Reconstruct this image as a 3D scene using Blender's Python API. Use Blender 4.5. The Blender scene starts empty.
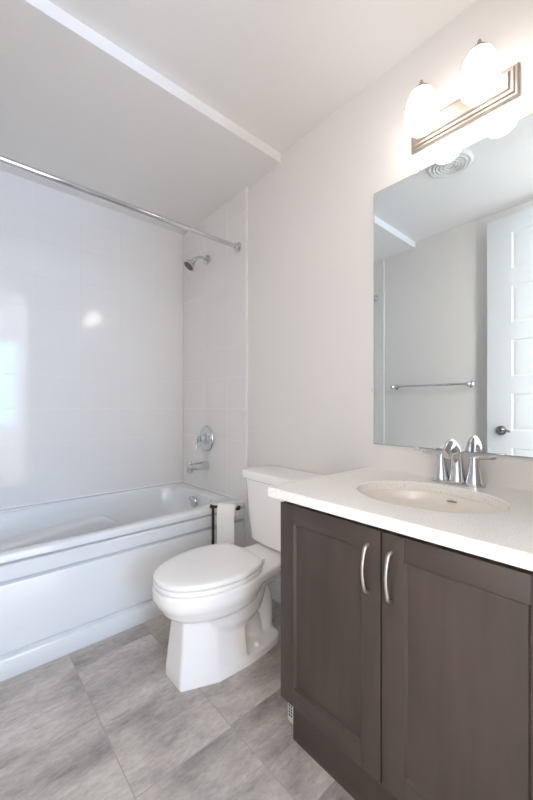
import bpy, bmesh, math, random
from mathutils import Vector, Matrix
random.seed(7)
S = bpy.context.scene
COL = S.collection
PI = math.pi

# ------------------------------------------------------------------ camera, world, lights, exposure
EYE = 1.0616
cam_d = bpy.data.cameras.new('camera')
cam = bpy.data.objects.new('camera', cam_d); COL.objects.link(cam)
cam_d.sensor_fit = 'AUTO'; cam_d.sensor_width = 36.0
cam_d.lens = 352.63 / 800 * 36.0
cam_d.shift_y = 6.9 / 800
cam_d.clip_start = 0.01
cam.location = (-1.327, 0.0, EYE)
cam.rotation_euler = (PI / 2, 0, -math.radians(41.475))
S.camera = cam

w = bpy.data.worlds.new('sky'); S.world = w; w.use_nodes = True
w.node_tree.nodes['Background'].inputs[0].default_value = (0.62, 0.78, 1.0, 1)
w.node_tree.nodes['Background'].inputs[1].default_value = 1.0

def area(name, loc, rot, sx, sy, power, color):
    d = bpy.data.lights.new(name, 'AREA'); d.shape = 'RECTANGLE'; d.size = sx; d.size_y = sy
    d.energy = power; d.color = color
    o = bpy.data.objects.new(name, d); COL.objects.link(o); o.location = loc; o.rotation_euler = rot
    return o
# daylight through the window of the room behind the doorway
area('window_daylight', (-1.15, -3.28, 1.5), (PI / 2, 0, 0), 1.45, 1.65, 46, (0.32, 0.60, 1.0))
# added overhead fill in that room, brightens the bathroom; no fixture is built
area('bedroom_overhead_fill', (0.05, -1.1, 2.47), (0, 0, 0), 0.8, 0.8, 45, (1.0, 0.94, 0.90))
# added broad side fill for soft light through the doorway; no window there
area('bedroom_side_fill', (1.16, -1.7, 1.35), (0, PI / 2, 0), 1.9, 2.2, 92, (0.94, 0.96, 1.0))

S.view_settings.view_transform = 'Standard'
S.view_settings.look = 'None'
S.view_settings.exposure = 1.3
S.view_settings.gamma = 1.0
S.view_settings.use_curve_mapping = False
SHADE_GLOW = 3.5
try:
    S.cycles.use_denoising = True
    S.cycles.max_bounces = 14; S.cycles.diffuse_bounces = 8; S.cycles.glossy_bounces = 6
    S.cycles.caustics_reflective = False; S.cycles.caustics_refractive = False
except Exception:
    pass

# ------------------------------------------------------------------ materials
def srgb(r, g, b):
    f = lambda c: (c / 255 / 12.92) if c / 255 <= 0.04045 else ((c / 255 + 0.055) / 1.055) ** 2.4
    return (f(r), f(g), f(b), 1)

def new_mat(name):
    m = bpy.data.materials.new(name); m.use_nodes = True
    nt = m.node_tree
    return m, nt, nt.nodes['Principled BSDF']

def simple(name, col, rough=0.5, metal=0.0, var=0.03, scale=12.0, bump=0.0, bscale=300.0, coat=0.0, spec=0.5):
    m, nt, b = new_mat(name)
    n, l = nt.nodes, nt.links
    tc = n.new('ShaderNodeTexCoord'); nz = n.new('ShaderNodeTexNoise')
    nz.inputs['Scale'].default_value = scale; nz.inputs['Detail'].default_value = 3
    l.new(tc.outputs['Object'], nz.inputs['Vector'])
    r = n.new('ShaderNodeValToRGB')
    c = Vector(col[:3])
    r.color_ramp.elements[0].color = (*(c * (1 - var)), 1); r.color_ramp.elements[1].color = (*[min(1, q) for q in c * (1 + var)], 1)
    r.color_ramp.elements[0].position = 0.3; r.color_ramp.elements[1].position = 0.7
    l.new(nz.outputs['Fac'], r.inputs[0]); l.new(r.outputs[0], b.inputs['Base Color'])
    b.inputs['Roughness'].default_value = rough; b.inputs['Metallic'].default_value = metal
    b.inputs['Coat Weight'].default_value = coat; b.inputs['Coat Roughness'].default_value = 0.05
    b.inputs['Specular IOR Level'].default_value = spec
    if bump:
        z = n.new('ShaderNodeTexNoise'); z.inputs['Scale'].default_value = bscale; z.inputs['Detail'].default_value = 2
        l.new(tc.outputs['Object'], z.inputs['Vector'])
        bp = n.new('ShaderNodeBump'); bp.inputs['Strength'].default_value = bump; bp.inputs['Distance'].default_value = 0.002
        l.new(z.outputs['Fac'], bp.inputs['Height']); l.new(bp.outputs[0], b.inputs['Normal'])
    return m

M = {}
M['wall'] = simple('wall_paint', srgb(229, 225, 221), 0.6, var=0.006, scale=3, bump=0.06, bscale=220)
M['ceil'] = simple('ceiling_paint', srgb(234, 231, 228), 0.75, var=0.006, scale=3, bump=0.08, bscale=160)
M['trim'] = simple('white_trim', srgb(236, 235, 232), 0.35, var=0.006, scale=5)
M['door'] = simple('door_paint', srgb(214, 217, 219), 0.4, var=0.006, scale=5)
M['tile'] = simple('white_glazed_tile', srgb(234, 231, 228), 0.08, var=0.008, scale=2.2, bump=0.015, bscale=6)
M['grout'] = simple('white_grout', srgb(234, 231, 228), 0.7, var=0.01)
M['acrylic'] = simple('white_acrylic', srgb(229, 230, 230), 0.16, var=0.004, scale=3, coat=0.3)
M['china'] = simple('white_vitreous_china', srgb(248, 245, 242), 0.12, var=0.004, scale=3, coat=0.4)
M['seat'] = simple('white_seat_plastic', srgb(249, 246, 243), 0.22, var=0.004, scale=3)
M['sink'] = simple('bisque_white_china', srgb(243, 236, 226), 0.14, var=0.005, scale=3, coat=0.3)
M['chrome'] = simple('polished_chrome', (0.66, 0.67, 0.69), 0.06, 1.0, var=0.02, scale=20)
M['nickel'] = simple('brushed_nickel', (0.52, 0.50, 0.48), 0.32, 1.0, var=0.04, scale=60)
M['dark_nickel'] = simple('satin_dark_nickel', (0.30, 0.29, 0.28), 0.25, 1.0, var=0.04, scale=60)
M['fixture'] = simple('satin_nickel_fixture', (0.50, 0.44, 0.395), 0.5, 1.0, var=0.03, scale=30)
M['black'] = simple('black_metal', srgb(24, 23, 24), 0.45, var=0.1, scale=40)
M['paper'] = simple('tissue_paper', srgb(240, 238, 234), 0.9, var=0.01, scale=60, bump=0.3, bscale=500)
M['dark'] = simple('dark_gap', srgb(22, 19, 18), 0.8, var=0.05)
M['plastic'] = simple('white_vent_plastic', srgb(226, 224, 220), 0.4, var=0.01)
M['rubber'] = simple('clear_clip_plastic', srgb(205, 206, 203), 0.3, var=0.02)
M['carpet'] = simple('bedroom_carpet', srgb(188, 180, 170), 0.95, var=0.06, scale=120, bump=0.5, bscale=600)

m, nt, b = new_mat('silvered_mirror')
nz = nt.nodes.new('ShaderNodeTexNoise'); nz.inputs['Scale'].default_value = 2.0
rr = nt.nodes.new('ShaderNodeValToRGB')
rr.color_ramp.elements[0].color = (0.86, 0.93, 0.95, 1); rr.color_ramp.elements[1].color = (0.87, 0.94, 0.96, 1)
nt.links.new(nz.outputs['Fac'], rr.inputs[0]); nt.links.new(rr.outputs[0], b.inputs['Base Color'])
b.inputs['Metallic'].default_value = 1.0; b.inputs['Roughness'].default_value = 0.0
M['mirror'] = m
M['mirror_edge'] = simple('green_glass_edge', srgb(150, 162, 156), 0.2, var=0.02)

m, nt, b = new_mat('frosted_glowing_glass')
lw = nt.nodes.new('ShaderNodeTexNoise'); lw.inputs['Scale'].default_value = 4.0
r = nt.nodes.new('ShaderNodeValToRGB')
r.color_ramp.elements[0].color = (1.0, 0.925, 0.86, 1); r.color_ramp.elements[1].color = (1.0, 0.94, 0.88, 1)
nt.links.new(lw.outputs['Fac'], r.inputs[0])
nt.links.new(r.outputs[0], b.inputs['Emission Color'])
b.inputs['Base Color'].default_value = (0.9, 0.88, 0.85, 1); b.inputs['Roughness'].default_value = 0.25
b.inputs['Emission Strength'].default_value = SHADE_GLOW
M['glow'] = m

# quartz worktop: fine fleck
m, nt, b = new_mat('white_quartz')
n, l = nt.nodes, nt.links
tc = n.new('ShaderNodeTexCoord')
v = n.new('ShaderNodeTexVoronoi'); v.inputs['Scale'].default_value = 420
nz = n.new('ShaderNodeTexNoise'); nz.inputs['Scale'].default_value = 260; nz.inputs['Detail'].default_value = 4
l.new(tc.outputs['Object'], v.inputs['Vector']); l.new(tc.outputs['Object'], nz.inputs['Vector'])
r = n.new('ShaderNodeValToRGB'); r.color_ramp.elements[0].position = 0.30; r.color_ramp.elements[1].position = 0.42
r.color_ramp.elements[0].color = srgb(206, 201, 196); r.color_ramp.elements[1].color = srgb(250, 246, 241)
l.new(nz.outputs['Fac'], r.inputs[0]); l.new(r.outputs[0], b.inputs['Base Color'])
b.inputs['Roughness'].default_value = 0.22
M['quartz'] = m

# stained wood (vertical grain)
def wood(name, rotate):
    m, nt, b = new_mat(name)
    n, l = nt.nodes, nt.links
    tc = n.new('ShaderNodeTexCoord'); mp = n.new('ShaderNodeMapping')
    mp.inputs['Scale'].default_value = (3, 3, 60) if rotate else (26, 26, 2.5)
    if rotate: mp.inputs['Scale'].default_value = (26, 2.5, 26)
    l.new(tc.outputs['Object'], mp.inputs['Vector'])
    nz = n.new('ShaderNodeTexNoise'); nz.inputs['Scale'].default_value = 1.0; nz.inputs['Detail'].default_value = 5; nz.inputs['Roughness'].default_value = 0.6
    l.new(mp.outputs[0], nz.inputs['Vector'])
    n2 = n.new('ShaderNodeTexNoise'); n2.inputs['Scale'].default_value = 5.0; n2.inputs['Detail'].default_value = 3
    l.new(tc.outputs['Object'], n2.inputs['Vector'])
    mx = n.new('ShaderNodeMath'); mx.operation = 'MULTIPLY_ADD'; mx.inputs[1].default_value = 0.5
    l.new(nz.outputs['Fac'], mx.inputs[0])
    m2 = n.new('ShaderNodeMath'); m2.operation = 'MULTIPLY'; m2.inputs[1].default_value = 0.5
    l.new(n2.outputs['Fac'], m2.inputs[0]); l.new(m2.outputs[0], mx.inputs[2])
    r = n.new('ShaderNodeValToRGB'); r.color_ramp.elements[0].position = 0.33; r.color_ramp.elements[1].position = 0.68
    r.color_ramp.elements[0].color = srgb(61, 52, 47); r.color_ramp.elements[1].color = srgb(76, 65, 60)
    l.new(mx.outputs[0], r.inputs[0]); l.new(r.outputs[0], b.inputs['Base Color'])
    b.inputs['Roughness'].default_value = 0.42
    bp = n.new('ShaderNodeBump'); bp.inputs['Strength'].default_value = 0.05; bp.inputs['Distance'].default_value = 0.001
    l.new(nz.outputs['Fac'], bp.inputs['Height']); l.new(bp.outputs[0], b.inputs['Normal'])
    return m
M['wood'] = wood('taupe_stained_wood', False)
M['wood_h'] = wood('taupe_stained_wood_rail', True)

# floor tile: grey streaky porcelain, streaks along x, every tile its own slice
m, nt, b = new_mat('grey_streaked_porcelain')
n, l = nt.nodes, nt.links
tc = n.new('ShaderNodeTexCoord'); geo = n.new('ShaderNodeNewGeometry')
off = n.new('ShaderNodeMath'); off.operation = 'MULTIPLY'; off.inputs[1].default_value = 37.0
l.new(geo.outputs['Random Per Island'], off.inputs[0])
cb = n.new('ShaderNodeCombineXYZ'); l.new(off.outputs[0], cb.inputs[2]); l.new(off.outputs[0], cb.inputs[0])
ad = n.new('ShaderNodeVectorMath'); ad.operation = 'ADD'; l.new(tc.outputs['Object'], ad.inputs[0]); l.new(cb.outputs[0], ad.inputs[1])
mp = n.new('ShaderNodeMapping'); mp.inputs['Scale'].default_value = (2.4, 6.5, 1.0); mp.inputs['Rotation'].default_value = (0, 0, 0.06)
l.new(ad.outputs[0], mp.inputs['Vector'])
n1 = n.new('ShaderNodeTexNoise'); n1.inputs['Scale'].default_value = 1.0; n1.inputs['Detail'].default_value = 8; n1.inputs['Roughness'].default_value = 0.62; n1.inputs['Distortion'].default_value = 0.5
l.new(mp.outputs[0], n1.inputs['Vector'])
n2 = n.new('ShaderNodeTexNoise'); n2.inputs['Scale'].default_value = 4.0; n2.inputs['Detail'].default_value = 4
l.new(ad.outputs[0], n2.inputs['Vector'])
mx = n.new('ShaderNodeMix'); mx.data_type = 'FLOAT'; mx.inputs[0].default_value = 0.4
l.new(n1.outputs['Fac'], mx.inputs[2]); l.new(n2.outputs['Fac'], mx.inputs[3])
r = n.new('ShaderNodeValToRGB')
e = r.color_ramp.elements
e[0].position = 0.34; e[0].color = srgb(134, 128, 124)
e[1].position = 0.66; e[1].color = srgb(226, 218, 210)
q = e.new(0.44); q.color = srgb(176, 168, 161)
q = e.new(0.54); q.color = srgb(203, 194, 186)
l.new(mx.outputs[0], r.inputs[0])
# fine grain and darker scuffs over the streaks
m3 = n.new('ShaderNodeMapping'); m3.inputs['Scale'].default_value = (34, 80, 1); l.new(ad.outputs[0], m3.inputs['Vector'])
n3 = n.new('ShaderNodeTexNoise'); n3.inputs['Scale'].default_value = 1.0; n3.inputs['Detail'].default_value = 6; n3.inputs['Roughness'].default_value = 0.7; l.new(m3.outputs[0], n3.inputs['Vector'])
m4 = n.new('ShaderNodeMapping'); m4.inputs['Scale'].default_value = (5, 22, 1); l.new(ad.outputs[0], m4.inputs['Vector'])
n4 = n.new('ShaderNodeTexNoise'); n4.inputs['Scale'].default_value = 1.0; n4.inputs['Detail'].default_value = 7; n4.inputs['Roughness'].default_value = 0.75; l.new(m4.outputs[0], n4.inputs['Vector'])
r3 = n.new('ShaderNodeValToRGB'); r3.color_ramp.elements[0].position = 0.30; r3.color_ramp.elements[1].position = 0.65
r3.color_ramp.elements[0].color = (0.70, 0.69, 0.69, 1); r3.color_ramp.elements[1].color = (1, 1, 1, 1); l.new(n3.outputs['Fac'], r3.inputs[0])
r4 = n.new('ShaderNodeValToRGB'); r4.color_ramp.elements[0].position = 0.30; r4.color_ramp.elements[1].position = 0.42
r4.color_ramp.elements[0].color = (0.66, 0.65, 0.66, 1); r4.color_ramp.elements[1].color = (1, 1, 1, 1); l.new(n4.outputs['Fac'], r4.inputs[0])
x1 = n.new('ShaderNodeMix'); x1.data_type = 'RGBA'; x1.blend_type = 'MULTIPLY'; x1.inputs[0].default_value = 1.0
x2 = n.new('ShaderNodeMix'); x2.data_type = 'RGBA'; x2.blend_type = 'MULTIPLY'; x2.inputs[0].default_value = 1.0
l.new(r.outputs[0], x1.inputs[6]); l.new(r3.outputs[0], x1.inputs[7]); l.new(x1.outputs[2], x2.inputs[6]); l.new(r4.outputs[0], x2.inputs[7])
l.new(x2.outputs[2], b.inputs['Base Color'])
b.inputs['Roughness'].default_value = 0.38
bp = n.new('ShaderNodeBump'); bp.inputs['Strength'].default_value = 0.08; bp.inputs['Distance'].default_value = 0.002
l.new(n1.outputs['Fac'], bp.inputs['Height']); l.new(bp.outputs[0], b.inputs['Normal'])
M['floor'] = m
M['floor_grout'] = simple('grey_floor_grout', srgb(172, 165, 159), 0.8, var=0.03)

# ------------------------------------------------------------------ mesh helpers
OFF = {}
class MB:
    def __init__(s): s.bm = bmesh.new()
    def _merge(s, b2, mi=0):
        for f in b2.faces: f.material_index = mi
        me = bpy.data.meshes.new('tmp'); b2.to_mesh(me); b2.free()
        s.bm.from_mesh(me); bpy.data.meshes.remove(me)
    def box(s, x0, x1, y0, y1, z0, z1, bev=0.0, seg=2, mi=0, mat=None):
        b2 = bmesh.new(); bmesh.ops.create_cube(b2, size=1.0)
        for v in b2.verts:
            v.co = Vector(((x0 + x1) / 2 + v.co.x * (x1 - x0), (y0 + y1) / 2 + v.co.y * (y1 - y0), (z0 + z1) / 2 + v.co.z * (z1 - z0)))
        if bev: bmesh.ops.bevel(b2, geom=b2.edges[:], offset=bev, segments=seg, affect='EDGES', profile=0.6)
        if mat is not None: bmesh.ops.transform(b2, matrix=mat, verts=b2.verts[:])
        s._merge(b2, mi); return s
    def loft(s, rings, cap0=True, cap1=True, mi=0):
        b2 = bmesh.new()
        R = [[b2.verts.new(p) for p in ring] for ring in rings]
        n = len(R[0])
        for a, c in zip(R, R[1:]):
            for i in range(n): b2.faces.new((a[i], a[(i + 1) % n], c[(i + 1) % n], c[i]))
        if cap0: b2.faces.new(list(reversed(R[0])))
        if cap1: b2.faces.new(R[-1])
        bmesh.ops.recalc_face_normals(b2, faces=b2.faces[:])
        s._merge(b2, mi); return s
    def prism(s, outline, z0, z1, bev=0.0, seg=3, mi=0, top_only=False):
        b2 = bmesh.new()
        lo = [b2.verts.new((x, y, z0)) for x, y in outline]; hi = [b2.verts.new((x, y, z1)) for x, y in outline]
        n = len(lo)
        for i in range(n): b2.faces.new((lo[i], lo[(i + 1) % n], hi[(i + 1) % n], hi[i]))
        b2.faces.new(list(reversed(lo))); b2.faces.new(hi)
        bmesh.ops.recalc_face_normals(b2, faces=b2.faces[:])
        if bev:
            ed = [e for e in b2.edges if (e.verts[0].co.z == e.verts[1].co.z) and (not top_only or e.verts[0].co.z == z1)]
            bmesh.ops.bevel(b2, geom=ed, offset=bev, segments=seg, affect='EDGES', profile=0.5)
        s._merge(b2, mi); return s
    def tube(s, path, rad, seg=14, mi=0, squash=None):
        P = [Vector(p) for p in path]; n = len(P)
        R = rad if isinstance(rad, (list, tuple)) else [rad] * n
        T = [(P[min(i + 1, n - 1)] - P[max(i - 1, 0)]).normalized() for i in range(n)]
        up = Vector((0, 0, 1)) if abs(T[0].z) < 0.9 else Vector((0, 1, 0))
        u = T[0].cross(up).normalized(); rings = []
        for i in range(n):
            u = (u - T[i] * u.dot(T[i])).normalized(); vv = T[i].cross(u)
            a = R[i] if isinstance(R[i], (list, tuple)) else (R[i], R[i])
            rings.append([P[i] + u * a[0] * math.cos(2 * PI * k / seg) + vv * a[1] * math.sin(2 * PI * k / seg) for k in range(seg)])
        return s.loft(rings, mi=mi)
    def lathe(s, prof, origin, axis=(0, 0, 1), seg=32, mi=0, sx=1.0, sy=1.0):
        ax = Vector(axis).normalized(); q = Vector((0, 0, 1)).rotation_difference(ax); o = Vector(origin)
        rings = [[o + q @ Vector((r * sx * math.cos(2 * PI * k / seg), r * sy * math.sin(2 * PI * k / seg), z)) for k in range(seg)] for r, z in prof]
        return s.loft(rings, mi=mi)
    def build(s, name, mats, parent=None, smooth=True, angle=35, local=False):
        mats = mats if isinstance(mats, (list, tuple)) else [mats]
        off = Vector((0, 0, 0)) if (parent is None or local) else OFF[parent.name]
        if off.length: bmesh.ops.translate(s.bm, verts=s.bm.verts[:], vec=-off)
        me = bpy.data.meshes.new(name); s.bm.to_mesh(me); s.bm.free()
        for mm in mats: me.materials.append(mm)
        if smooth:
            for p in me.polygons: p.use_smooth = True
            me.set_sharp_from_angle(angle=math.radians(angle))
        o = bpy.data.objects.new(name, me); COL.objects.link(o)
        if parent is not None: o.parent = parent
        OFF[o.name] = off
        return o

def thing(name, label, cat, loc, rotz=0.0, group=None):
    o = bpy.data.objects.new(name, None); COL.objects.link(o); o.location = loc; o.rotation_euler = (0, 0, rotz)
    o.empty_display_size = 0.05
    o['label'] = label; o['category'] = cat
    if group: o['group'] = group
    OFF[o.name] = Vector(loc)
    return o

def struct(mb, name, mats, smooth=False, parent=None, local=False):
    o = mb.build(name, mats, parent, smooth=smooth, local=local)
    if parent is None: o['kind'] = 'structure'
    return o

def catmull(pts, sub=6, closed=False):
    P = [Vector(p) for p in pts]; n = len(P); out = []
    rng = n if closed else n - 1
    for i in range(rng):
        p0 = P[(i - 1) % n] if closed else P[max(i - 1, 0)]
        p1 = P[i]; p2 = P[(i + 1) % n]; p3 = P[(i + 2) % n] if closed else P[min(i + 2, n - 1)]
        for k in range(sub):
            t = k / sub
            out.append(0.5 * ((2 * p1) + (p2 - p0) * t + (2 * p0 - 5 * p1 + 4 * p2 - p3) * t * t + (3 * p1 - p0 - 3 * p2 + p3) * t ** 3))
    if not closed: out.append(P[-1])
    return out

# ------------------------------------------------------------------ the room
XW = -1.575            # opposite wall
YB = 2.464             # face of the tub's back wall
YF = 0.03              # face of the doorway wall
ZC = 2.439             # ceiling
ZS = 2.388             # lowered ceiling over the tub
YS = 1.385             # its front edge
YT = 1.675             # where the tiles start
DX0, DX1, DH = -1.50, -0.69, 2.37   # doorway

# floor: tile slabs with their grout, running on into the next room as carpet
mb = MB()
mb.box(XW - 0.1, 0.1, -0.10, YB + 0.1, -0.06, -0.0012, mi=1)
cols = [(-1.90, -1.283, [-0.03, 0.31, 0.95, 1.60]), (-1.283, -0.96, [-0.63, 0.01, 0.65, 1.29, 1.93]), (-0.96, -0.638, [-0.33, 0.31, 0.953, 1.597]),
        (-0.638, -0.316, [-0.02, 0.30, 0.622, 0.778, 0.962, 1.40, 2.04]), (-0.316, 0.10, [-0.33, 0.30, 0.62, 0.95, 1.27, 1.92])]
g = 0.0016
for x0, x1, ys in cols:
    ys = sorted([-0.10] + [y for y in ys if y > -0.05] + [YB + 0.1])
    for a, c in zip(ys, ys[1:]):
        mb.box(max(x0, XW - 0.1) + g, x1 - g, a + g, c - g, -0.02, 0.0, bev=0.0008, seg=1)
struct(mb, 'floor', [M['floor'], M['floor_grout']])
mb = MB(); mb.box(-3.2, 1.2, -3.3, -0.10, -0.06, 0.0); struct(mb, 'floor_carpet', M['carpet'])

mb = MB(); mb.box(0.0, 0.12, -0.10, YB + 0.12, 0, 2.6); struct(mb, 'wall_right', M['wall'])
mb = MB(); mb.box(XW - 0.12, XW, -0.10, YB + 0.12, 0, 2.6); struct(mb, 'wall_left', M['wall'])
mb = MB(); mb.box(XW - 0.12, 0.12, YB + 0.008, YB + 0.13, 0, 2.6); struct(mb, 'wall_back', M['wall'])
mb = MB()
mb.box(XW, DX0, -0.10, YF, 0, 2.6); mb.box(DX1, 0.0, -0.10, YF, 0, 2.6); mb.box(DX0, DX1, -0.10, YF, DH, 2.6)
struct(mb, 'wall_front', M['wall'])
mb = MB(); mb.box(XW, 0, YF, YB, ZC, 2.6); struct(mb, 'ceiling', M['ceil'])
mb = MB(); mb.box(XW, 0, YS, YB + 0.008, ZS, ZC); struct(mb, 'ceiling_soffit', M['ceil'])

# doorway casing on both faces and the jamb lining
mb = MB()
for y0, y1 in ((YF, YF + 0.014), (-0.114, -0.10)):
    mb.box(DX1 - 0.012, DX1 + 0.055, y0, y1, 0, DH + 0.05, bev=0.004)
    if y0 < 0: mb.box(DX0 - 0.06, DX0 + 0.012, y0, y1, 0, DH + 0.05, bev=0.004); mb.box(DX0 + 0.012, DX1 - 0.012, y0, y1, DH - 0.012, DH + 0.05, bev=0.004)
mb.box(DX1 - 0.012, DX1, -0.10, YF, 0, DH); mb.box(DX0, DX0 + 0.012, -0.10, YF, 0, DH); mb.box(DX0 + 0.012, DX1 - 0.012, -0.10, YF, DH - 0.012, DH)
struct(mb, 'trim_1', M['trim'])

# the room behind the doorway with its daylight window
mb = MB(); mb.box(-3.3, 1.3, -3.3, -0.10, 2.5, 2.6); struct(mb, 'ceiling_bedroom', M['ceil'])
mb = MB(); mb.box(-3.3, -3.2, -3.3, -0.10, 0, 2.5); struct(mb, 'wall_bedroom_left', M['wall'])
mb = MB(); mb.box(1.2, 1.3, -3.3, -0.10, 0, 2.5); struct(mb, 'wall_bedroom_right', M['wall'])
mb = MB(); mb.box(-3.2, XW, -0.10, -0.02, 0, 2.5); mb.box(0.0, 1.2, -0.10, -0.02, 0, 2.5); struct(mb, 'wall_bedroom_front', M['wall'])
WX0, WX1, WZ0, WZ1 = -1.85, -0.42, 0.68, 2.30
mb = MB()
mb.box(-3.2, WX0, -3.3, -3.2, 0, 2.5); mb.box(WX1, 1.2, -3.3, -3.2, 0, 2.5)
mb.box(WX0, WX1, -3.3, -3.2, 0, WZ0); mb.box(WX0, WX1, -3.3, -3.2, WZ1, 2.5)
struct(mb, 'wall_bedroom_back', M['wall'])
mb = MB(); t = 0.05
mb.box(WX0, WX1, -3.26, -3.2, WZ0, WZ0 + t); mb.box(WX0, WX1, -3.26, -3.2, WZ1 - t, WZ1)
for x in (WX0, WX1 - t, (WX0 + WX1) / 2 - t / 2): mb.box(x, x + t, -3.26, -3.2, WZ0 + t, WZ1 - t)
mb.box(WX0 + t, WX1 - t, -3.26, -3.2, 1.38, 1.42)
struct(mb, 'window_1', M['trim'])

# glazed tile: slabs over a grout bed
def tile_wall(name, plane, at, us, zs, thick, sign):
    mb = MB(); g = 0.0008
    for u0, u1 in zip(us, us[1:]):
        for z0, z1 in zip(zs, zs[1:]):
            b2 = bmesh.new(); bmesh.ops.create_cube(b2, size=1.0)
            rot = Matrix.Rotation(random.uniform(-0.0022, 0.0022), 4, 'X') @ Matrix.Rotation(random.uniform(-0.0022, 0.0022), 4, 'Y')
            for v in b2.verts: v.co = Vector((v.co.x * (u1 - u0 - 2 * g), v.co.y * (z1 - z0 - 2 * g), v.co.z * 0.008))
            bmesh.ops.bevel(b2, geom=[e for e in b2.edges if e.verts[0].co.z > 0 and e.verts[1].co.z > 0], offset=0.0014, segments=2, affect='EDGES')
            for v in b2.verts: v.co = rot @ v.co
            c = ((u0 + u1) / 2, (z0 + z1) / 2)
            for v in b2.verts:
                u, zz, d = v.co
                if plane == 'y': v.co = Vector((c[0] + u, at - d + 0.004, c[1] + zz))
                else: v.co = Vector((at + sign * (d - 0.004), c[0] + u, c[1] + zz))
            bmesh.ops.recalc_face_normals(b2, faces=b2.faces[:])
            mb._merge(b2, 0)
    u0, u1, z0, z1 = us[0], us[-1], zs[0], zs[-1]
    if plane == 'y': mb.box(u0, u1, at + 0.0012, at + 0.010, z0, z1, mi=1)
    else: mb.box(min(at - sign * 0.0012, at - sign * 0.008), max(at - sign * 0.0012, at - sign * 0.008), u0, u1, z0, z1, mi=1)
    return struct(mb, name, [M['tile'], M['grout']])
ZT = [0.478, 0.65, 0.85, 1.05, 1.25, 1.45, 1.65, 1.85, 2.05, 2.25, ZS]
tile_wall('wall_back_tile', 'y', YB, [XW + 0.008, -1.48, -1.23, -0.98, -0.73, -0.48, -0.23, -0.008], ZT, 0.008, 1)
TX = 0.008
tile_wall('wall_right_tile', 'x', -TX, [YT + 0.004, 1.88, 2.13, YB], ZT, 0.008, -1)
tile_wall('wall_left_tile', 'x', XW + TX, [YT + 0.004, 1.88, 2.13, YB], ZT, 0.008, 1)
mb = MB(); mb.box(-0.0105, 0.0, YT - 0.006, YT + 0.004, 0.0, ZS, bev=0.002); struct(mb, 'trim_2', M['trim'])
mb = MB(); mb.box(XW, XW + 0.0105, YT - 0.006, YT + 0.004, 0.0, ZS, bev=0.002); struct(mb, 'trim_3', M['trim'])

mb = MB(); mb.box(XW + 0.012, -0.012, YB - 0.010, YB + 0.002, 0.4875, 0.494, bev=0.002); mb.box(-0.018, -0.008, YT + 0.02, YB - 0.010, 0.4875, 0.494, bev=0.002); struct(mb, 'trim_4', M['trim'])

def baseboard(name, x0, x1, y0, y1):
    mb = MB(); mb.box(x0, x1, y0, y1, 0, 0.095, bev=0.004); struct(mb, name, M['trim'], smooth=True)
baseboard('baseboard_right', -0.013, 0, 0.822, YT - 0.006)
baseboard('baseboard_left', XW, XW + 0.013, YF + 0.02, YT - 0.006)

# ------------------------------------------------------------------ open door, seen in the mirror
H_ = Vector((-1.436, 0.072)); L_ = Vector((-1.500, 0.832))
dw = (L_ - H_).length; ang = math.atan2(L_.y - H_.y, L_.x - H_.x)
door = bpy.data.objects.new('door_1', None); COL.objects.link(door); door.location = (H_.x, H_.y, 0.0); door.rotation_euler = (0, 0, ang)
door['kind'] = 'structure'
OFF[door.name] = Vector((0, 0, 0))
mb = MB(); dz0, dz1, th = 0.012, 2.352, 0.035
ptop = 2.238; ph = 0.245; gp = 0.118; st = 0.150
zc = []
for k in range(6):
    a = ptop - k * (ph + gp); zc.append((a - ph, a))
mb.box(0, st, 0, th, dz0, dz1); mb.box(dw - st, dw, 0, th, dz0, dz1)
prev = dz1
for a, c in zc:
    mb.box(st, dw - st, 0, th, c, prev); prev = a
mb.box(st, dw - st, 0, th, dz0, prev)
def pr(ins, y, a, c): return [(st + ins, y, a + ins), (dw - st - ins, y, a + ins), (dw - st - ins, y, c - ins), (st + ins, y, c - ins)]
for a, c in zc:
    mb.loft([pr(0, 0.0, a, c), pr(0.004, 0.004, a, c), pr(0.009, 0.005, a, c), pr(0.014, 0.0045, a, c), pr(0.026, 0.0030, a, c)], cap0=False)
    mb.box(st, dw - st, th - 0.010, th - 0.006, a, c)
mb.build('panel', M['door'], door, smooth=False, local=True)
mb = MB(); hx = dw - 0.088; hz = 0.90
mb.lathe([(0, 0), (0.031, 0), (0.033, 0.004), (0.031, 0.010), (0.020, 0.016), (0.014, 0.022), (0.013, 0.045), (0, 0.047)], (hx, -0.0, hz), (0, -1, 0))
mb.tube(catmull([(hx + 0.008, -0.045, hz), (hx - 0.022, -0.047, hz + 0.002), (hx - 0.048, -0.047, hz + 0.001), (hx - 0.070, -0.044, hz - 0.003)], 5), [(0.009, 0.008)] * 15 + [(0.006, 0.006)])
mb.build('door_handle', M['dark_nickel'], door, local=True)

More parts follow.
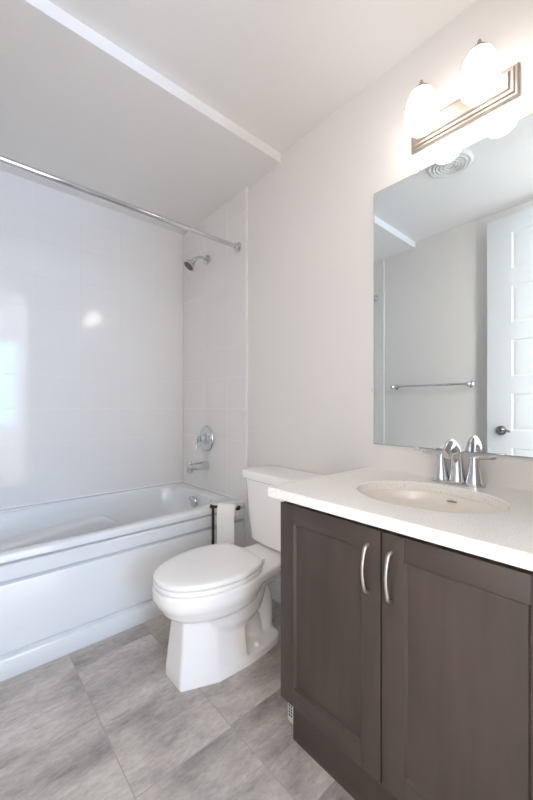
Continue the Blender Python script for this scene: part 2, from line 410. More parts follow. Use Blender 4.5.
# ------------------------------------------------------------------ bathtub
TY0, TZ = 1.700, 0.488
tub = thing('bathtub', 'white alcove bathtub with ledged front panel below the tiled wall', 'bathtub', (-0.78, 2.08, 0))
mb = MB()
xr, xl = -0.004, XW + 0.004; yf, yb = TY0, YB + 0.004
NSEG = 96
def superell(cx, cy, ax, ay, p, z, skew=None):
    out = []
    for k in range(NSEG):
        a = 2 * PI * k / NSEG; c, s_ = math.cos(a), math.sin(a)
        x = cx + ax * math.copysign(abs(c) ** (2 / p), c); y = cy + ay * math.copysign(abs(s_) ** (2 / p), s_)
        out.append((x, y, z))
    return out
ix0, ix1, iy0, iy1 = -1.43, -0.105, 1.785, 2.400
def inner(dx0, dx1, dy0, dy1, p, z):
    a0, a1, b0, b1 = ix0 + dx0, ix1 - dx1, iy0 + dy0, iy1 - dy1
    out = []
    for (x, y, zz) in superell((a0 + a1) / 2, (b0 + b1) / 2, (a1 - a0) / 2, (b1 - b0) / 2, p, z):
        f = min(1, max(0, (-0.50 - x) / 0.25)); f = f * f * (3 - 2 * f)        # near rim narrows along the backrest
        k = min(1, max(0, (2.0 - y) / 0.2))
        out.append((x, y - 0.034 * f * k, zz))
    return out
def rect_ring(z, ins=0.0):
    cx, cy = (ix0 + ix1) / 2, (iy0 + iy1) / 2; out = []
    X0, X1, Y0, Y1 = xl + ins, xr - ins, yf + ins, yb - ins
    for (x, y, _) in inner(0, 0, 0, 0, 5, z):
        dx, dy = x - cx, y - cy
        t = min((X1 - cx) / dx if dx > 1e-6 else 9e9, (X0 - cx) / dx if dx < -1e-6 else 9e9, (Y1 - cy) / dy if dy > 1e-6 else 9e9, (Y0 - cy) / dy if dy < -1e-6 else 9e9)
        out.append([cx + dx * t, cy + dy * t, z])
    for (qx, qy) in ((X0, Y0), (X1, Y0), (X0, Y1), (X1, Y1)):
        i = min(range(NSEG), key=lambda k: (out[k][0] - qx) ** 2 + (out[k][1] - qy) ** 2); out[i] = [qx, qy, z]
    return out
rings = [rect_ring(0.456), rect_ring(TZ - 0.012), rect_ring(TZ - 0.004, 0.003), rect_ring(TZ, 0.012), inner(-0.012, -0.012, -0.012, -0.012, 5, TZ),
         inner(-0.004, -0.004, -0.004, -0.004, 5, TZ - 0.003), inner(0.003, 0.002, 0.002, 0.002, 5, TZ - 0.012), inner(0.02, 0.006, 0.010, 0.010, 5, TZ - 0.06),
         inner(0.06, 0.012, 0.022, 0.022, 4.8, TZ - 0.12), inner(0.17, 0.03, 0.05, 0.05, 4.4, 0.22), inner(0.25, 0.05, 0.075, 0.075, 4.0, 0.13),
         inner(0.30, 0.08, 0.105, 0.105, 3.6, 0.105), inner(0.36, 0.13, 0.16, 0.16, 3.2, 0.098)]
mb.loft(rings, cap0=False)
mb.build('basin', M['acrylic'], tub, angle=50)
mb = MB()
mb.loft([[(x, y, z) for y, z in ((2.405, 0.10), (2.33 - d, 0.10), (2.315 - d, 0.20), (2.300 - d, zt - 0.03), (2.303 - d, zt - 0.012), (2.312 - d, zt - 0.003), (2.330 - d, zt), (2.405, zt + 0.006))]
         for x, d, zt in ((-1.425, 0.02, 0.320), (-1.0, 0.015, 0.350), (-0.70, 0.0, 0.378), (-0.65, -0.006, 0.379), (-0.61, -0.022, 0.368), (-0.56, -0.045, 0.335), (-0.50, -0.068, 0.28), (-0.44, -0.085, 0.20))])
mb.build('armrest', M['acrylic'], tub, angle=50)
# front panel: one profile swept along the tub
prof = [(1.745, 0.457), (1.722, 0.457), (1.722, 0.452), (1.702, 0.444), (1.699, 0.440),
        (1.699, 0.386), (1.702, 0.382), (1.724, 0.381), (1.724, 0.375), (1.704, 0.366), (1.702, 0.360), (1.702, 0.104), (1.705, 0.099), (1.722, 0.098), (1.722, 0.092), (1.700, 0.078), (1.697, 0.070),
        (1.697, 0.006), (1.700, 0.0), (1.745, 0.0)]
mb = MB()
mb.loft([[(x, y, z) for y, z in prof] for x in (XW + 0.004, -0.004)])
mb.build('front_panel', M['acrylic'], tub, angle=28)
mb = MB()
mb.lathe([(0, 0), (0.034, 0), (0.036, 0.004), (0.033, 0.010), (0.012, 0.014), (0, 0.014)], (-0.120, 2.10, 0.425), (-1, 0, 0.08))
mb.tube(catmull([(-0.130, 2.10, 0.428), (-0.147, 2.10, 0.437), (-0.150, 2.10, 0.455), (-0.147, 2.10, 0.466)], 4), 0.006)
mb.build('overflow_plate', M['chrome'], tub)
mb = MB(); mb.lathe([(0, 0), (0.034, 0), (0.036, 0.003), (0.028, 0.006), (0, 0.004)], (-0.30, 2.10, 0.098)); mb.build('drain', M['chrome'], tub)

# ------------------------------------------------------------------ shower fittings
WP = -TX - 0.004   # face of tile on the plumbing wall
sh = thing('overhead_shower', 'chrome shower head on a bent arm high on the tiled wall', 'shower head', (WP, 2.112, 2.087))
mb = MB(); mb.lathe([(0, 0), (0.030, 0), (0.031, 0.003), (0.026, 0.009), (0.014, 0.013), (0, 0.013)], (WP, 2.112, 2.087), (-1, 0, 0)); mb.build('flange', M['chrome'], sh)
mb = MB()
mb.tube(catmull([(WP, 2.112, 2.087), (WP - 0.035, 2.114, 2.091), (WP - 0.065, 2.117, 2.085), (WP - 0.095, 2.122, 2.062)], 5), 0.0105)
mb.build('shower_arm', M['chrome'], sh)
ax = Vector((-0.62, 0.10, -0.76)).normalized(); o = Vector((WP - 0.088, 2.121, 2.068))
mb = MB(); mb.lathe([(0, 0), (0.013, 0), (0.016, 0.006), (0.014, 0.016), (0.017, 0.022), (0.024, 0.040), (0.037, 0.060), (0.042, 0.066), (0.042, 0.072), (0.038, 0.074), (0, 0.074)], o, ax)
mb.build('spray_head', M['chrome'], sh)
mb = MB(); mb.lathe([(0, 0.0741), (0.034, 0.0741), (0.034, 0.076), (0.02, 0.077), (0, 0.077)], o, ax); mb.build('spray_face', simple('dark_spray_face', srgb(92, 88, 84), 0.5, var=0.15, scale=180), sh)

va = thing('shower_valve', 'round chrome shower valve plate with lever handle above the tub spout', 'shower valve', (WP, 2.118, 0.842))
mb = MB(); mb.lathe([(0, 0), (0.084, 0), (0.087, 0.003), (0.084, 0.008), (0.074, 0.010), (0.070, 0.0085), (0.064, 0.0115), (0.046, 0.013), (0.040, 0.019), (0, 0.019)], (WP, 2.118, 0.842), (-1, 0, 0), 48)
mb.build('escutcheon', M['chrome'], va)
mb = MB(); mb.lathe([(0, 0.018), (0.034, 0.018), (0.031, 0.032), (0.020, 0.042), (0.015, 0.050), (0.016, 0.060), (0.023, 0.066), (0.024, 0.075), (0.016, 0.082), (0, 0.084)], (WP, 2.118, 0.842), (-1, 0, 0)); mb.build('hub', M['chrome'], va)
mb = MB()
mb.tube(catmull([(WP - 0.060, 2.118, 0.842), (WP - 0.074, 2.119, 0.838), (WP - 0.081, 2.119, 0.822), (WP - 0.079, 2.119, 0.795), (WP - 0.085, 2.119, 0.766)], 5), [0.009] * 8 + [(0.007, 0.008)] * 8 + [(0.009, 0.007)] * 5)
mb.build('lever', M['chrome'], va)

sp = thing('tub_spout', 'chrome tub spout with diverter knob below the shower valve', 'spout', (WP, 2.115, 0.656))
mb = MB()
secs = []
for s_, zc_, hw, hh in ((0.0, 0.656, 0.030, 0.031), (0.012, 0.656, 0.030, 0.031), (0.05, 0.657, 0.028, 0.028), (0.10, 0.656, 0.025, 0.025), (0.138, 0.655, 0.024, 0.025), (0.148, 0.653, 0.022, 0.023), (0.153, 0.652, 0.015, 0.016)):
    secs.append([(WP - s_, 2.115 + hw * math.cos(2 * PI * k / 24), zc_ + hh * math.sin(2 * PI * k / 24)) for k in range(24)])
mb.loft(secs)
mb.lathe([(0, 0), (0.019, 0), (0.020, 0.004), (0.020, 0.03), (0, 0.03)], (WP - 0.132, 2.115, 0.620))
mb.build('spout_body', M['chrome'], sp)
mb = MB(); mb.lathe([(0, 0), (0.006, 0), (0.006, 0.012), (0.012, 0.016), (0.012, 0.023), (0.007, 0.027), (0, 0.027)], (WP - 0.130, 2.115, 0.672)); mb.build('diverter_knob', M['chrome'], sp)

rod = thing('shower_curtain_rod', 'chrome shower curtain rod across the tub under the lowered ceiling', 'curtain rod', (WP, 1.752, 2.048))
ry, rz = 1.752, 2.050
mb = MB(); mb.tube([(XW + 0.012, ry, rz), (-0.7, ry, rz), (WP, ry, rz)], 0.0127, 20); mb.build('tube', M['chrome'], rod)
for x, a in ((WP, -1), (XW + 0.012, 1)):
    mb = MB(); mb.lathe([(0, 0), (0.029, 0), (0.030, 0.003), (0.029, 0.006), (0.019, 0.010), (0.018, 0.026), (0.013, 0.028), (0, 0.028)], (x, ry, rz), (a, 0, 0)); mb.build('flange', M['chrome'], rod)

# ------------------------------------------------------------------ toilet
TYC = 1.260
toi = thing('toilet', 'white two-piece toilet with closed lid between tub and vanity', 'toilet', (-0.36, TYC, 0))
def outline_from(half, sub=5):
    P = catmull([(s_, h, 0) for s_, h in half], sub)
    P = [(p.x, max(p.y, 0.0)) for p in P]
    up = [(-s_, TYC + h) for s_, h in P]
    dn = [(-s_, TYC - h) for s_, h in reversed(P[1:-1])]
    return up + dn
LID = [(0.332, 0.0), (0.332, 0.06), (0.334, 0.098), (0.344, 0.122), (0.368, 0.143), (0.405, 0.160), (0.458, 0.172), (0.51, 0.174), (0.57, 0.168), (0.63, 0.153), (0.68, 0.130), (0.72, 0.101), (0.745, 0.068), (0.757, 0.034), (0.760, 0.0)]
def grow(half, d, ds=0.0):
    c = 0.52; return [(c + (s_ - c) * (1 + d / 0.24) + ds, h * (1 + d / 0.175)) for s_, h in half]
RN = 72
def ring_z(half, z, n=RN):
    """resample an outline to n points at height z"""
    o = outline_from(half, 6); o = [Vector((x, y, z)) for x, y in o]
    L = [0.0]
    for i in range(len(o)): L.append(L[-1] + (o[(i + 1) % len(o)] - o[i]).length)
    out = []; j = 0
    for k in range(n):
        d = L[-1] * k / n
        while L[j + 1] < d: j += 1
        f = (d - L[j]) / max(1e-9, L[j + 1] - L[j]); out.append(o[j].lerp(o[(j + 1) % len(o)], f))
    return out
def trap(z, sf, hf, sm, hm, sr, hr):
    """pedestal cross-section: flat front, straight flanks"""
    half = [(sr, 0), (sr, hr * 0.6), (sr + 0.006, hr), (sm, hm), (sf - 0.004, hf), (sf, hf * 0.9), (sf, 0)]
    up = [(-s_, TYC + h, z) for s_, h in half]; dn = [(-s_, TYC - h, z) for s_, h in reversed(half[1:-1])]
    return [Vector(p) for p in up + dn]
mb = MB()
rim = [(s_, h) for s_, h in grow(LID, 0.004)]
# bowl with rim band, curving under
def sc(half, f, s0, fw=None):
    return [(s0 + (s_ - s0) * f, h * (fw or f)) for s_, h in half]
mb.loft([ring_z(sc(rim, 0.985, 0.50), 0.368), ring_z(rim, 0.362), ring_z(rim, 0.328), ring_z(sc(rim, 0.975, 0.50), 0.310), ring_z(sc(rim, 0.93, 0.49), 0.292),
         ring_z(sc(rim, 0.90, 0.49), 0.276), ring_z(sc(rim, 0.82, 0.49), 0.256), ring_z(sc(rim, 0.66, 0.49), 0.24), ring_z(sc(rim, 0.45, 0.48), 0.232)])
BW = [(0.27, 0.0), (0.28, 0.06), (0.31, 0.105), (0.36, 0.132), (0.43, 0.146), (0.50, 0.144), (0.57, 0.12), (0.62, 0.07), (0.64, 0.0)]
mb.loft([ring_z(BW, 0.30), ring_z(sc(BW, 0.97, 0.45), 0.25), ring_z(sc(BW, 0.88, 0.45), 0.20), ring_z(sc(BW, 0.70, 0.46), 0.155), ring_z(sc(BW, 0.40, 0.47), 0.128)])
# pedestal
mb.loft([trap(-0.014, 0.700, 0.068, 0.560, 0.124, 0.415, 0.130), trap(0.03, 0.699, 0.066, 0.560, 0.120, 0.415, 0.124), trap(0.15, 0.686, 0.060, 0.56, 0.104, 0.415, 0.104),
         trap(0.26, 0.676, 0.050, 0.56, 0.094, 0.415, 0.096), trap(0.31, 0.66, 0.040, 0.56, 0.080, 0.42, 0.085)])
# floor flange
fl = [(0.205, 0.0), (0.206, 0.05), (0.215, 0.085), (0.24, 0.104), (0.30, 0.118), (0.40, 0.128), (0.50, 0.126), (0.56, 0.118), (0.64, 0.080), (0.660, 0.0)]
mb.prism(outline_from(fl, 5), -0.014, 0.036, bev=0.010, top_only=True)
# trapway
mb.tube(catmull([(-0.56, TYC, 0.13), (-0.47, TYC, 0.125), (-0.40, TYC, 0.19), (-0.335, TYC, 0.255), (-0.275, TYC, 0.235), (-0.245, TYC, 0.15), (-0.245, TYC, 0.01)], 6),
        [(0.07, 0.08)] * 8 + [(0.050, 0.050)] * 18 + [(0.052, 0.050)] * 11, 20)
mb.tube(catmull([(-0.46, TYC, 0.20), (-0.38, TYC, 0.17), (-0.32, TYC, 0.10), (-0.30, TYC, 0.02)], 6), [(0.05, 0.05)] * 19, 16)
# rear deck under the tank
deck = [(0.035, 0.0), (0.035, 0.09), (0.045, 0.112), (0.08, 0.118), (0.20, 0.126), (0.30, 0.140), (0.38, 0.155), (0.46, 0.150), (0.50, 0.0)]
mb.loft([ring_z(deck, 0.366), ring_z(deck, 0.336), ring_z(sc(deck, 0.97, 0.3, 0.90), 0.318), ring_z(sc(deck, 0.80, 0.3, 0.60), 0.285), ring_z(sc(deck, 0.7, 0.3, 0.42), 0.25)])
body = mb.build('bowl', M['china'], toi)
md = body.modifiers.new('remesh', 'REMESH'); md.mode = 'VOXEL'; md.voxel_size = 0.0055
dg = bpy.context.evaluated_depsgraph_get()
me = bpy.data.meshes.new_from_object(body.evaluated_get(dg)); body.modifiers.clear()
bm = bmesh.new(); bm.from_mesh(me)
for _ in range(3): bmesh.ops.smooth_vert(bm, verts=bm.verts[:], factor=0.5, use_axis_x=True, use_axis_y=True, use_axis_z=True)
for v in bm.verts: v.co.z = max(v.co.z, 0.0)
bm.to_mesh(me); bm.free()
for p in me.polygons: p.use_smooth = True
me.materials.clear(); me.materials.append(M['china'])
body.data = me
mb = MB(); mb.prism(outline_from(grow(LID, -0.0005), 6), 0.3695, 0.3880, bev=0.005, seg=3); mb.build('seat', M['seat'], toi, angle=60)
mb = MB()
def lidring(f, z): return [Vector((p.x, p.y, z)) for p in ring_z(sc(LID, f, 0.52), z)]
mb.loft([lidring(0.985, 0.3905), lidring(1.0, 0.394), lidring(1.003, 0.400), lidring(0.999, 0.406), lidring(0.985, 0.4105), lidring(0.95, 0.4125), lidring(0.8, 0.4145), lidring(0.5, 0.416), lidring(0.2, 0.4165)])
mb.build('lid', M['seat'], toi, angle=60)
for dy in (-0.072, 0.072):
    mb = MB(); mb.box(-0.334, -0.300, TYC + dy - 0.018, TYC + dy + 0.018, 0.366, 0.395, bev=0.006, seg=3); mb.build('hinge', M['seat'], toi)
    mb = MB(); mb.lathe([(0, 0.0), (0.013, 0.0), (0.013, 0.010), (0.010, 0.016), (0, 0.019)], (-0.350, TYC + dy * 1.25, 0.035)); mb.build('bolt_cap', M['seat'], toi)
def rrect(x0, x1, hw, z, r, bow=0.0, n=6):
    """rounded rectangle ring, front bowed outwards"""
    pts = []
    for (cx, cy, a0) in ((x1 - r, TYC + hw - r, 0), (x0 + r, TYC + hw - r, 90), (x0 + r, TYC - hw + r, 180), (x1 - r, TYC - hw + r, 270)):
        for k in range(n + 1):
            a = math.radians(a0 + 90 * k / n); pts.append(Vector((cx + r * math.cos(a), cy + r * math.sin(a), z)))
    # add points on the front edge for the bow
    out = []
    for i, p in enumerate(pts):
        out.append(p)
        if i == 2 * (n + 1) - 1:
            for k in range(1, 8):
                f = k / 8; y = TYC + (hw - r) * (1 - 2 * f); out.append(Vector((x0, y, z)))
    for p in out:
        if p.x < (x0 + x1) / 2: p.x -= bow * (1 - ((p.y - TYC) / hw) ** 2)
    return out
mb = MB()
mb.loft([rrect(-0.165, -0.022, 0.148, 0.372, 0.03, 0.006), rrect(-0.178, -0.018, 0.164, 0.380, 0.035, 0.008), rrect(-0.183, -0.016, 0.172, 0.395, 0.035, 0.008), rrect(-0.192, -0.014, 0.183, 0.53, 0.035, 0.010), rrect(-0.201, -0.012, 0.196, 0.697, 0.035, 0.012)])
mb.build('tank', M['china'], toi, angle=50)
mb = MB()
mb.loft([rrect(-0.207, -0.010, 0.204, 0.696, 0.03, 0.012), rrect(-0.213, -0.008, 0.210, 0.700, 0.032, 0.012), rrect(-0.214, -0.008, 0.211, 0.730, 0.032, 0.012), rrect(-0.209, -0.010, 0.207, 0.739, 0.03, 0.012), rrect(-0.19, -0.02, 0.192, 0.7405, 0.025, 0.010)])
mb.build('tank_lid', M['china'], toi, angle=50)

# ------------------------------------------------------------------ paper holder and roll
AX, AY, PZ = -0.281, 1.62, 0.523
BX, BY = -0.200, 1.490
AL = math.hypot(BX - AX, BY - AY); arot = math.atan2(BY - AY, BX - AX)     # the arm runs along local x
ph_ = thing('toilet_paper_holder', 'black freestanding paper holder between toilet and tub', 'paper holder', (AX, AY, 0), arot)
mb = MB(); mb.lathe([(0, 0), (0.062, 0), (0.064, 0.004), (0.062, 0.010), (0.02, 0.013), (0, 0.013)], (0, 0, 0)); mb.build('base', M['black'], ph_, local=True)
mb = MB(); mb.tube([(0, 0, 0.012), (0, 0, 0.3), (0, 0, PZ)], 0.0075); mb.build('pole', M['black'], ph_, local=True)
mb = MB()
mb.tube([(-0.012, 0, PZ), (AL * 0.5, 0, PZ), (AL, 0, PZ)], 0.0080)
mb.lathe([(0, 0), (0.0110, 0), (0.0115, 0.003), (0.0110, 0.006), (0, 0.006)], (-0.014, 0, PZ), (1, 0, 0))
mb.tube([(AL - 0.006, 0, PZ), (AL - 0.004, 0, PZ + 0.008), (AL - 0.004, 0, PZ + 0.016)], 0.009)
mb.build('arm', M['black'], ph_, local=True)
RX0, RX1, RR, HR = AL - 0.117, AL - 0.017, 0.030, 0.019
rc = PZ - (HR - 0.0085)
rl = thing('toilet_paper_roll', 'white toilet paper with hanging end on the black holder arm', 'toilet paper', (AX, AY, 0), arot)
seg = 40
def circ(x, r): return [Vector((x, r * math.cos(2 * PI * k / seg), rc + r * math.sin(2 * PI * k / seg))) for k in range(seg)]
mb = MB()
mb.loft([circ(RX0, HR), circ(RX0, RR - 0.002), circ(RX0 + 0.002, RR), circ(RX1 - 0.002, RR), circ(RX1, RR - 0.002), circ(RX1, HR), circ(RX0, HR)], cap0=False, cap1=False)
mb.build('roll', M['paper'], rl, local=True)
mb = MB()
sheet = []
for k in range(9):
    a = PI / 2 + PI / 2 * k / 8; sheet.append((RR * 1.03 * math.cos(a), rc + RR * 1.03 * math.sin(a)))
for k in range(1, 9): sheet.append((-RR * 1.03 - 0.0015 * math.sin(k), rc - 0.026 * k))
mb.loft([[(x, y, z) for y, z in sheet] + [(x, y - 0.0008, z + 0.0004) for y, z in reversed(sheet)] for x in (RX0 + 0.001, RX0 + 0.056, RX1 - 0.001)])
mb.build('loose_sheet', M['paper'], rl, local=True)

# ------------------------------------------------------------------ vanity
VX, VY0, VY1 = -0.553, 0.034, 0.810        # door faces, cabinet ends
CT0, CT1 = 0.775, 0.804
van = thing('vanity_cabinet', 'dark taupe wood vanity with two panelled doors', 'cabinet', (-0.28, 0.42, 0))
mb = MB(); t = 0.018; bx = VX + 0.020
mb.box(bx, -0.002, VY1 - t, VY1, 0.148, 0.772, bev=0.001)
mb.box(bx, -0.002, VY0, VY0 + t, 0.148, 0.772, bev=0.001)
mb.box(bx, -0.002, VY0 + t, VY1 - t, 0.148, 0.166)
mb.box(-0.012, -0.002, VY0 + t, VY1 - t, 0.166, 0.772)
mb.box(bx, bx + 0.02, VY0 + t, VY1 - t, 0.735, 0.772); mb.box(bx, bx + 0.02, VY0 + t, VY1 - t, 0.166, 0.19)
mb.box(bx, bx + 0.02, 0.435, 0.479, 0.19, 0.735)
mb.box(-0.514, -0.002, VY1 - 0.040, VY1 - 0.022, 0.0, 0.148); mb.box(-0.514, -0.002, VY0, VY0 + 0.018, 0.0, 0.148)
mb.build('body', M['wood'], van)
mb = MB(); mb.box(-0.517, -0.500, VY0, VY1 - 0.022, 0.0, 0.148, bev=0.001); mb.build('toe_kick', M['wood_h'], van)
DZ0, DZ1 = 0.145, 0.760
def vdoor(y0, y1, hy):
    fr = 0.055; x0, x1 = VX, VX + 0.020
    mb = MB()
    mb.box(x0, x1, y0, y0 + fr, DZ0, DZ1, bev=0.0015); mb.box(x0, x1, y1 - fr, y1, DZ0, DZ1, bev=0.0015)
    d = mb.build('door', M['wood'], van)
    for za in (DZ0, DZ1 - fr):
        mb = MB(); mb.box(x0, x1, y0 + fr, y1 - fr, za, za + fr, bev=0.0008); mb.build('rail', M['wood_h'], d)
    mb = MB(); mb.box(x0 + 0.009, x1 - 0.003, y0 + fr - 0.004, y1 - fr + 0.004, DZ0 + fr - 0.004, DZ1 - fr + 0.004)
    def pring(ins, x): return [(x, y0 + fr - 0.001 + ins, DZ0 + fr - 0.001 + ins), (x, y1 - fr + 0.001 - ins, DZ0 + fr - 0.001 + ins), (x, y1 - fr + 0.001 - ins, DZ1 - fr + 0.001 - ins), (x, y0 + fr - 0.001 + ins, DZ1 - fr + 0.001 - ins)]
    mb.loft([pring(0, x0 + 0.0012), pring(0.007, x0 + 0.0095)], cap0=False, cap1=False)
    mb.build('inset_panel', M['wood'], d)
    h0, h1 = 0.594, 0.722
    mb = MB()
    path = catmull([(x0 + 0.002, hy, h1 - 0.004), (x0 - 0.012, hy, h1 - 0.012), (x0 - 0.020, hy, h1 - 0.036), (x0 - 0.0235, hy, (h0 + h1) / 2), (x0 - 0.020, hy, h0 + 0.036), (x0 - 0.012, hy, h0 + 0.012), (x0 + 0.002, hy, h0 + 0.004)], 6)
    nn = len(path); rad = []
    for i in range(nn):
        f = abs(i / (nn - 1) - 0.5) * 2; rad.append((0.0038 + 0.0026 * f ** 1.5, 0.0032 + 0.0018 * f ** 1.5))
    mb.tube(path, rad, 14); mb.build('handle', M['nickel'], d)
vdoor(0.4585, 0.8085, 0.494)
vdoor(0.1050, 0.4545, 0.431)
mb = MB(); mb.box(VX + 0.001, VX + 0.020, VY0, 0.1035, DZ0, DZ1, bev=0.001); mb.build('filler_strip', M['wood'], van)

# worktop with an oval cut-out
SXC, SYC, SAX, SAY = -0.285, 0.470, 0.166, 0.206
ct = None
mb = MB(); NE = 96
X0, X1, Y0, Y1 = -0.572, -0.0005, YF + 0.001, 0.847
ell = [(SXC + SAX * math.cos(2 * PI * k / NE), SYC + SAY * math.sin(2 * PI * k / NE)) for k in range(NE)]
def rect_pts(ins):
    out = []
    a0, a1, b0, b1 = X0 + ins, X1 - ins, Y0 + ins, Y1 - ins
    for x, y in ell:
        dx, dy = x - SXC, y - SYC
        t = min((a1 - SXC) / dx if dx > 1e-6 else 9e9, (a0 - SXC) / dx if dx < -1e-6 else 9e9, (b1 - SYC) / dy if dy > 1e-6 else 9e9, (b0 - SYC) / dy if dy < -1e-6 else 9e9)
        out.append([SXC + dx * t, SYC + dy * t])
    for qx, qy in ((a0, b0), (a1, b0), (a0, b1), (a1, b1)):
        i = min(range(NE), key=lambda k: (out[k][0] - qx) ** 2 + (out[k][1] - qy) ** 2); out[i] = [qx, qy]
    return out
def e_ring(d, z): return [(SXC + (SAX + d) * math.cos(2 * PI * k / NE), SYC + (SAY + d) * math.sin(2 * PI * k / NE), z) for k in range(NE)]
R = [e_ring(0.0, CT0), e_ring(0.0, CT1 - 0.003), e_ring(0.003, CT1), [(x, y, CT1) for x, y in rect_pts(0.003)], [(x, y, CT1 - 0.003) for x, y in rect_pts(0)], [(x, y, CT0) for x, y in rect_pts(0)], e_ring(0.0, CT0)]
mb.loft(R, cap0=False, cap1=False)
ct = mb.build('countertop', M['quartz'], angle=30)
ct['label'] = 'speckled off-white quartz countertop on the dark vanity'; ct['category'] = 'countertop'

snk = thing('sink', 'oval undermount sink set into the quartz countertop', 'sink', (SXC, SYC, CT0 - 0.17))
mb = MB()
rings = [e_ring(0.016, CT0 - 0.0005), e_ring(0.004, CT0 - 0.0005), e_ring(0.000, CT0 - 0.006), e_ring(-0.003, CT0 - 0.04), e_ring(-0.012, CT0 - 0.09), e_ring(-0.034, CT0 - 0.135), e_ring(-0.075, CT0 - 0.160), e_ring(-0.120, CT0 - 0.170), e_ring(-0.143, CT0 - 0.172)]
outer = [e_ring(-0.140, CT0 - 0.182), e_ring(-0.075, CT0 - 0.170), e_ring(-0.028, CT0 - 0.145), e_ring(-0.004, CT0 - 0.095), e_ring(0.006, CT0 - 0.04), e_ring(0.016, CT0 - 0.010), e_ring(0.016, CT0 - 0.0005)]
mb.loft(rings + outer, cap0=False, cap1=False)
mb.build('basin', M['sink'], snk, angle=50)
mb = MB(); mb.lathe([(0, 0), (0.026, 0), (0.027, 0.002), (0.024, 0.004), (0.018, 0.004), (0.016, 0.007), (0, 0.009)], (SXC, SYC, CT0 - 0.1735)); mb.build('drain', M['chrome'], snk)
mb = MB()
mb.loft([[(SXC + SAX - 0.0045 - dd, SYC - 0.012 + a * math.cos(2 * PI * k / 20), CT0 - 0.019 + bb * math.sin(2 * PI * k / 20)) for k in range(20)] for dd, a, bb in ((-0.006, 0.016, 0.0032), (0.0, 0.016, 0.0032), (0.0012, 0.014, 0.002))])
mb.build('overflow', M['nickel'], snk)

# ------------------------------------------------------------------ faucet
FX, FY = -0.062, 0.463
fa = thing('faucet', 'chrome two-handle faucet on the countertop behind the sink', 'faucet', (FX, FY, CT1))
mb = MB()
def stadium(z, a, r, n=10):
    pts = []
    for cy, a0 in ((FY + a, 0), (FY - a, 180)):
        for k in range(n + 1):
            q = math.radians(a0 + 180 * k / n); pts.append((FX + r * math.cos(q), cy + r * math.sin(q), z))
    return pts
mb.loft([stadium(CT1, 0.054, 0.030), stadium(CT1 + 0.006, 0.054, 0.030), stadium(CT1 + 0.010, 0.054, 0.027), stadium(CT1 + 0.011, 0.054, 0.020)])
mb.build('base_plate', M['chrome'], fa)
mb = MB()
path = catmull([(FX, FY, CT1 + 0.008), (FX, FY, CT1 + 0.03), (FX - 0.001, FY, CT1 + 0.06), (FX - 0.006, FY, CT1 + 0.092), (FX - 0.020, FY, CT1 + 0.120), (FX - 0.046, FY, CT1 + 0.133), (FX - 0.074, FY, CT1 + 0.125), (FX - 0.096, FY, CT1 + 0.104)], 6)
nn = len(path); rad = []
for i in range(nn):
    f = i / (nn - 1)
    k = 0.0275 - 0.0105 * min(1, f / 0.42) ** 0.8
    q_ = max(0.0, min(1.0, (f - 0.42) / 0.3))
    rad.append((k + 0.004 * q_, k * (1 - 0.36 * q_)))
mb.tube(path, rad, 24)
mb.build('spout', M['chrome'], fa)
for sgn in (1, -1):
    hy = FY + sgn * 0.052
    mb = MB(); mb.lathe([(0, 0.008), (0.0262, 0.008), (0.0262, 0.012), (0.0230, 0.026), (0.0188, 0.048), (0.0155, 0.070), (0.0140, 0.082), (0.0125, 0.092), (0.007, 0.097), (0, 0.098)], (FX, hy, CT1))
    hd = mb.build('handle', M['chrome'], fa)
    mb = MB()
    ty = 0.060
    mb.tube(catmull([(FX, hy - sgn * 0.008, CT1 + 0.090), (FX - 0.002, hy + sgn * 0.02, CT1 + 0.094), (FX - 0.006, hy + sgn * 0.05, CT1 + 0.096), (FX - 0.010, hy + sgn * ty, CT1 + 0.099)], 5),
            [(0.008, 0.007)] * 4 + [(0.0085, 0.0055)] * 8 + [(0.0095, 0.0045)] * 3 + [(0.006, 0.003)], 14)
    mb.build('lever', M['chrome'], hd)

# ------------------------------------------------------------------ mirror
MY0, MY1, MZ0, MZ1 = 0.060, 0.812, 0.906, 1.956
mir = thing('mirror', 'large frameless mirror above the countertop', 'mirror', (-0.003, (MY0 + MY1) / 2, MZ0))
mb = MB(); mb.box(-0.0075, -0.0005, MY0, MY1, MZ0, MZ1, mi=1)
b2 = bmesh.new(); vs = [b2.verts.new(p) for p in ((-0.0078, MY0 + 0.002, MZ0 + 0.002), (-0.0078, MY1 - 0.002, MZ0 + 0.002), (-0.0078, MY1 - 0.002, MZ1 - 0.002), (-0.0078, MY0 + 0.002, MZ1 - 0.002))]
b2.faces.new(vs); mb._merge(b2, 0)
mb.build('glass', [M['mirror'], M['mirror_edge']], mir, smooth=False)
for (y, z) in ((0.63, MZ1), (0.20, MZ1), (0.63, MZ0), (0.20, MZ0)):
    s_ = 1 if z == MZ1 else -1
    mb = MB(); mb.box(-0.0105, -0.0005, y - 0.011, y + 0.011, min(z - s_ * 0.007, z + s_ * 0.012), max(z - s_ * 0.007, z + s_ * 0.012), bev=0.002); mb.build('clip', M['rubber'], mir)
mb = MB(); mb.box(-0.0105, -0.0005, MY1 - 0.006, MY1 + 0.010, 1.126, 1.141, bev=0.002); mb.build('clip', M['rubber'], mir)

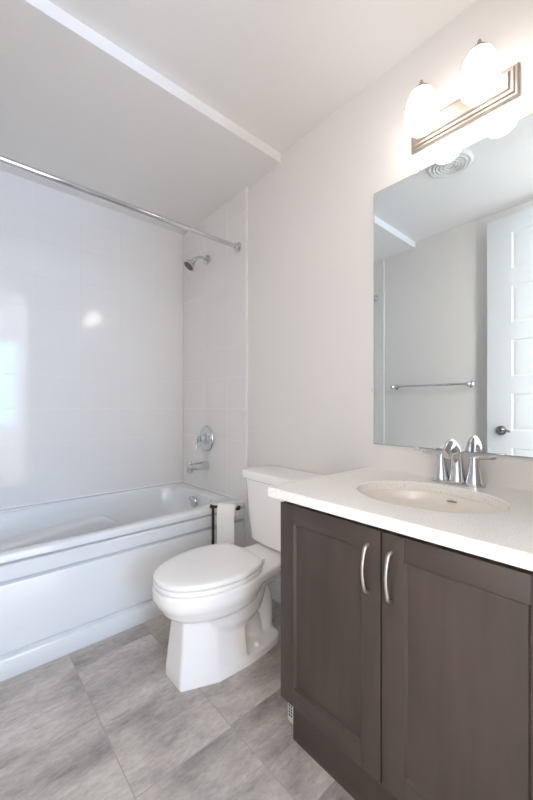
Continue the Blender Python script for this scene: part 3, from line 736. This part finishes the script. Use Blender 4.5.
# ------------------------------------------------------------------ wall light
lt = thing('vanity_light', 'two-globe wall light on a nickel plate above the mirror', 'wall light', (0.0, 0.475, 2.088))
PY0, PY1, PZ0, PZ1 = 0.302, 0.648, 2.037, 2.139
mb = MB()
def frame_ring(ins, x): return [(x, PY0 + ins, PZ0 + ins), (x, PY1 - ins, PZ0 + ins), (x, PY1 - ins, PZ1 - ins), (x, PY0 + ins, PZ1 - ins)]
mb.loft([frame_ring(0, -0.0005), frame_ring(0, -0.008), frame_ring(0.004, -0.012), frame_ring(0.010, -0.012), frame_ring(0.013, -0.020), frame_ring(0.020, -0.020), frame_ring(0.026, -0.027)])
mb.build('back_plate', M['fixture'], lt, smooth=False)
GX = -0.112
for gy in (0.381, 0.562):
    mb = MB()
    mb.lathe([(0, 0), (0.024, 0), (0.024, 0.004), (0.014, 0.010), (0.009, 0.014), (0, 0.014)], (-0.026, gy, 2.088), (-1, 0, 0))
    mb.tube(catmull([(-0.03, gy, 2.088), (-0.052, gy, 2.088), (-0.062, gy, 2.098), (-0.064, gy, 2.13), (-0.066, gy, 2.172), (-0.078, gy, 2.186), (-0.098, gy, 2.188), (GX, gy, 2.184)], 5), 0.0065)
    mb.build('arm', M['fixture'], lt)
    mb = MB(); mb.lathe([(0, 0.036), (0.004, 0.036), (0.006, 0.030), (0.006, 0.022), (0.012, 0.016), (0.024, 0.006), (0.032, -0.004), (0.033, -0.008), (0, -0.008)], (GX, gy, 2.160)); mb.build('cap', M['fixture'], lt)
    mb = MB()
    mb.lathe([(0.012, 0.150), (0.024, 0.147), (0.034, 0.137), (0.043, 0.119), (0.050, 0.096), (0.054, 0.070), (0.054, 0.046), (0.049, 0.024), (0.039, 0.013), (0.028, 0.009), (0.010, 0.009)], (GX, gy, 2.014), seg=40)
    mb.build('glass_shade', M['glow'], lt)

# ------------------------------------------------------------------ towel bar and fan seen in the mirror
tb = thing('towel_bar', 'chrome towel bar on the wall opposite the mirror', 'towel bar', (XW, 1.258, 1.232))
for y in (1.556, 0.960):
    mb = MB(); mb.lathe([(0, 0), (0.024, 0), (0.025, 0.004), (0.020, 0.009), (0.011, 0.014), (0.0105, 0.044), (0.016, 0.050), (0.017, 0.074), (0.012, 0.080), (0, 0.080)], (XW, y, 1.232), (1, 0, 0)); mb.build('post', M['chrome'], tb)
mb = MB(); mb.tube([(XW + 0.062, 0.960, 1.232), (XW + 0.062, 1.25, 1.232), (XW + 0.062, 1.556, 1.232)], 0.0085); mb.build('bar', M['chrome'], tb)

FCX, FCY = -0.79, 0.81
fan = thing('exhaust_fan', 'round white exhaust fan cover on the ceiling, reflected at the mirror top', 'exhaust fan', (FCX, FCY, ZC))
fo = (FCX, FCY, ZC)
mb = MB(); mb.lathe([(0.0, 0.0), (0.116, 0.0), (0.118, 0.004), (0.114, 0.010), (0.104, 0.014), (0.100, 0.013), (0.096, 0.009), (0.0, 0.009)], fo, (0, 0, -1), 56)
mb.build('housing', M['plastic'], fan)
for r0 in (0.084, 0.066, 0.048, 0.030):
    mb = MB(); mb.lathe([(r0 - 0.006, 0.0088), (r0 - 0.006, 0.015), (r0 - 0.004, 0.017), (r0 + 0.004, 0.017), (r0 + 0.006, 0.015), (r0 + 0.006, 0.0088)], fo, (0, 0, -1), 48); mb.build('grille_ring', M['plastic'], fan)

# ------------------------------------------------------------------ slotted white fitting at the foot of the vanity
vg = thing('vent_grille', 'small white slotted vent grille beside the vanity toe kick', 'vent', (-0.46, 0.832, 0.0))
mb = MB()
rr_ = []
for zz, ins in ((0.006, 0.010), (0.010, 0.004), (0.020, 0.0), (0.105, 0.0), (0.112, 0.004)):
    rr_.append([(-0.492 + ins, VY1 + 0.003, zz), (-0.492 + ins, VY1 + 0.026 - ins, zz), (-0.36, VY1 + 0.026 - ins, zz), (-0.36, VY1 + 0.003, zz)])
mb.loft(rr_)
mb.box(-0.49, -0.36, VY1 + 0.0006, VY1 + 0.003, 0.0, 0.112)
mb.build('housing', M['plastic'], vg)
for k in range(7):
    mb = MB(); z = 0.034 + k * 0.0105
    for y in (VY1 + 0.0075, VY1 + 0.0165): mb.box(-0.4928, -0.488, y, y + 0.0055, z, z + 0.0062)
    mb.build('slot', M['dark'], vg)
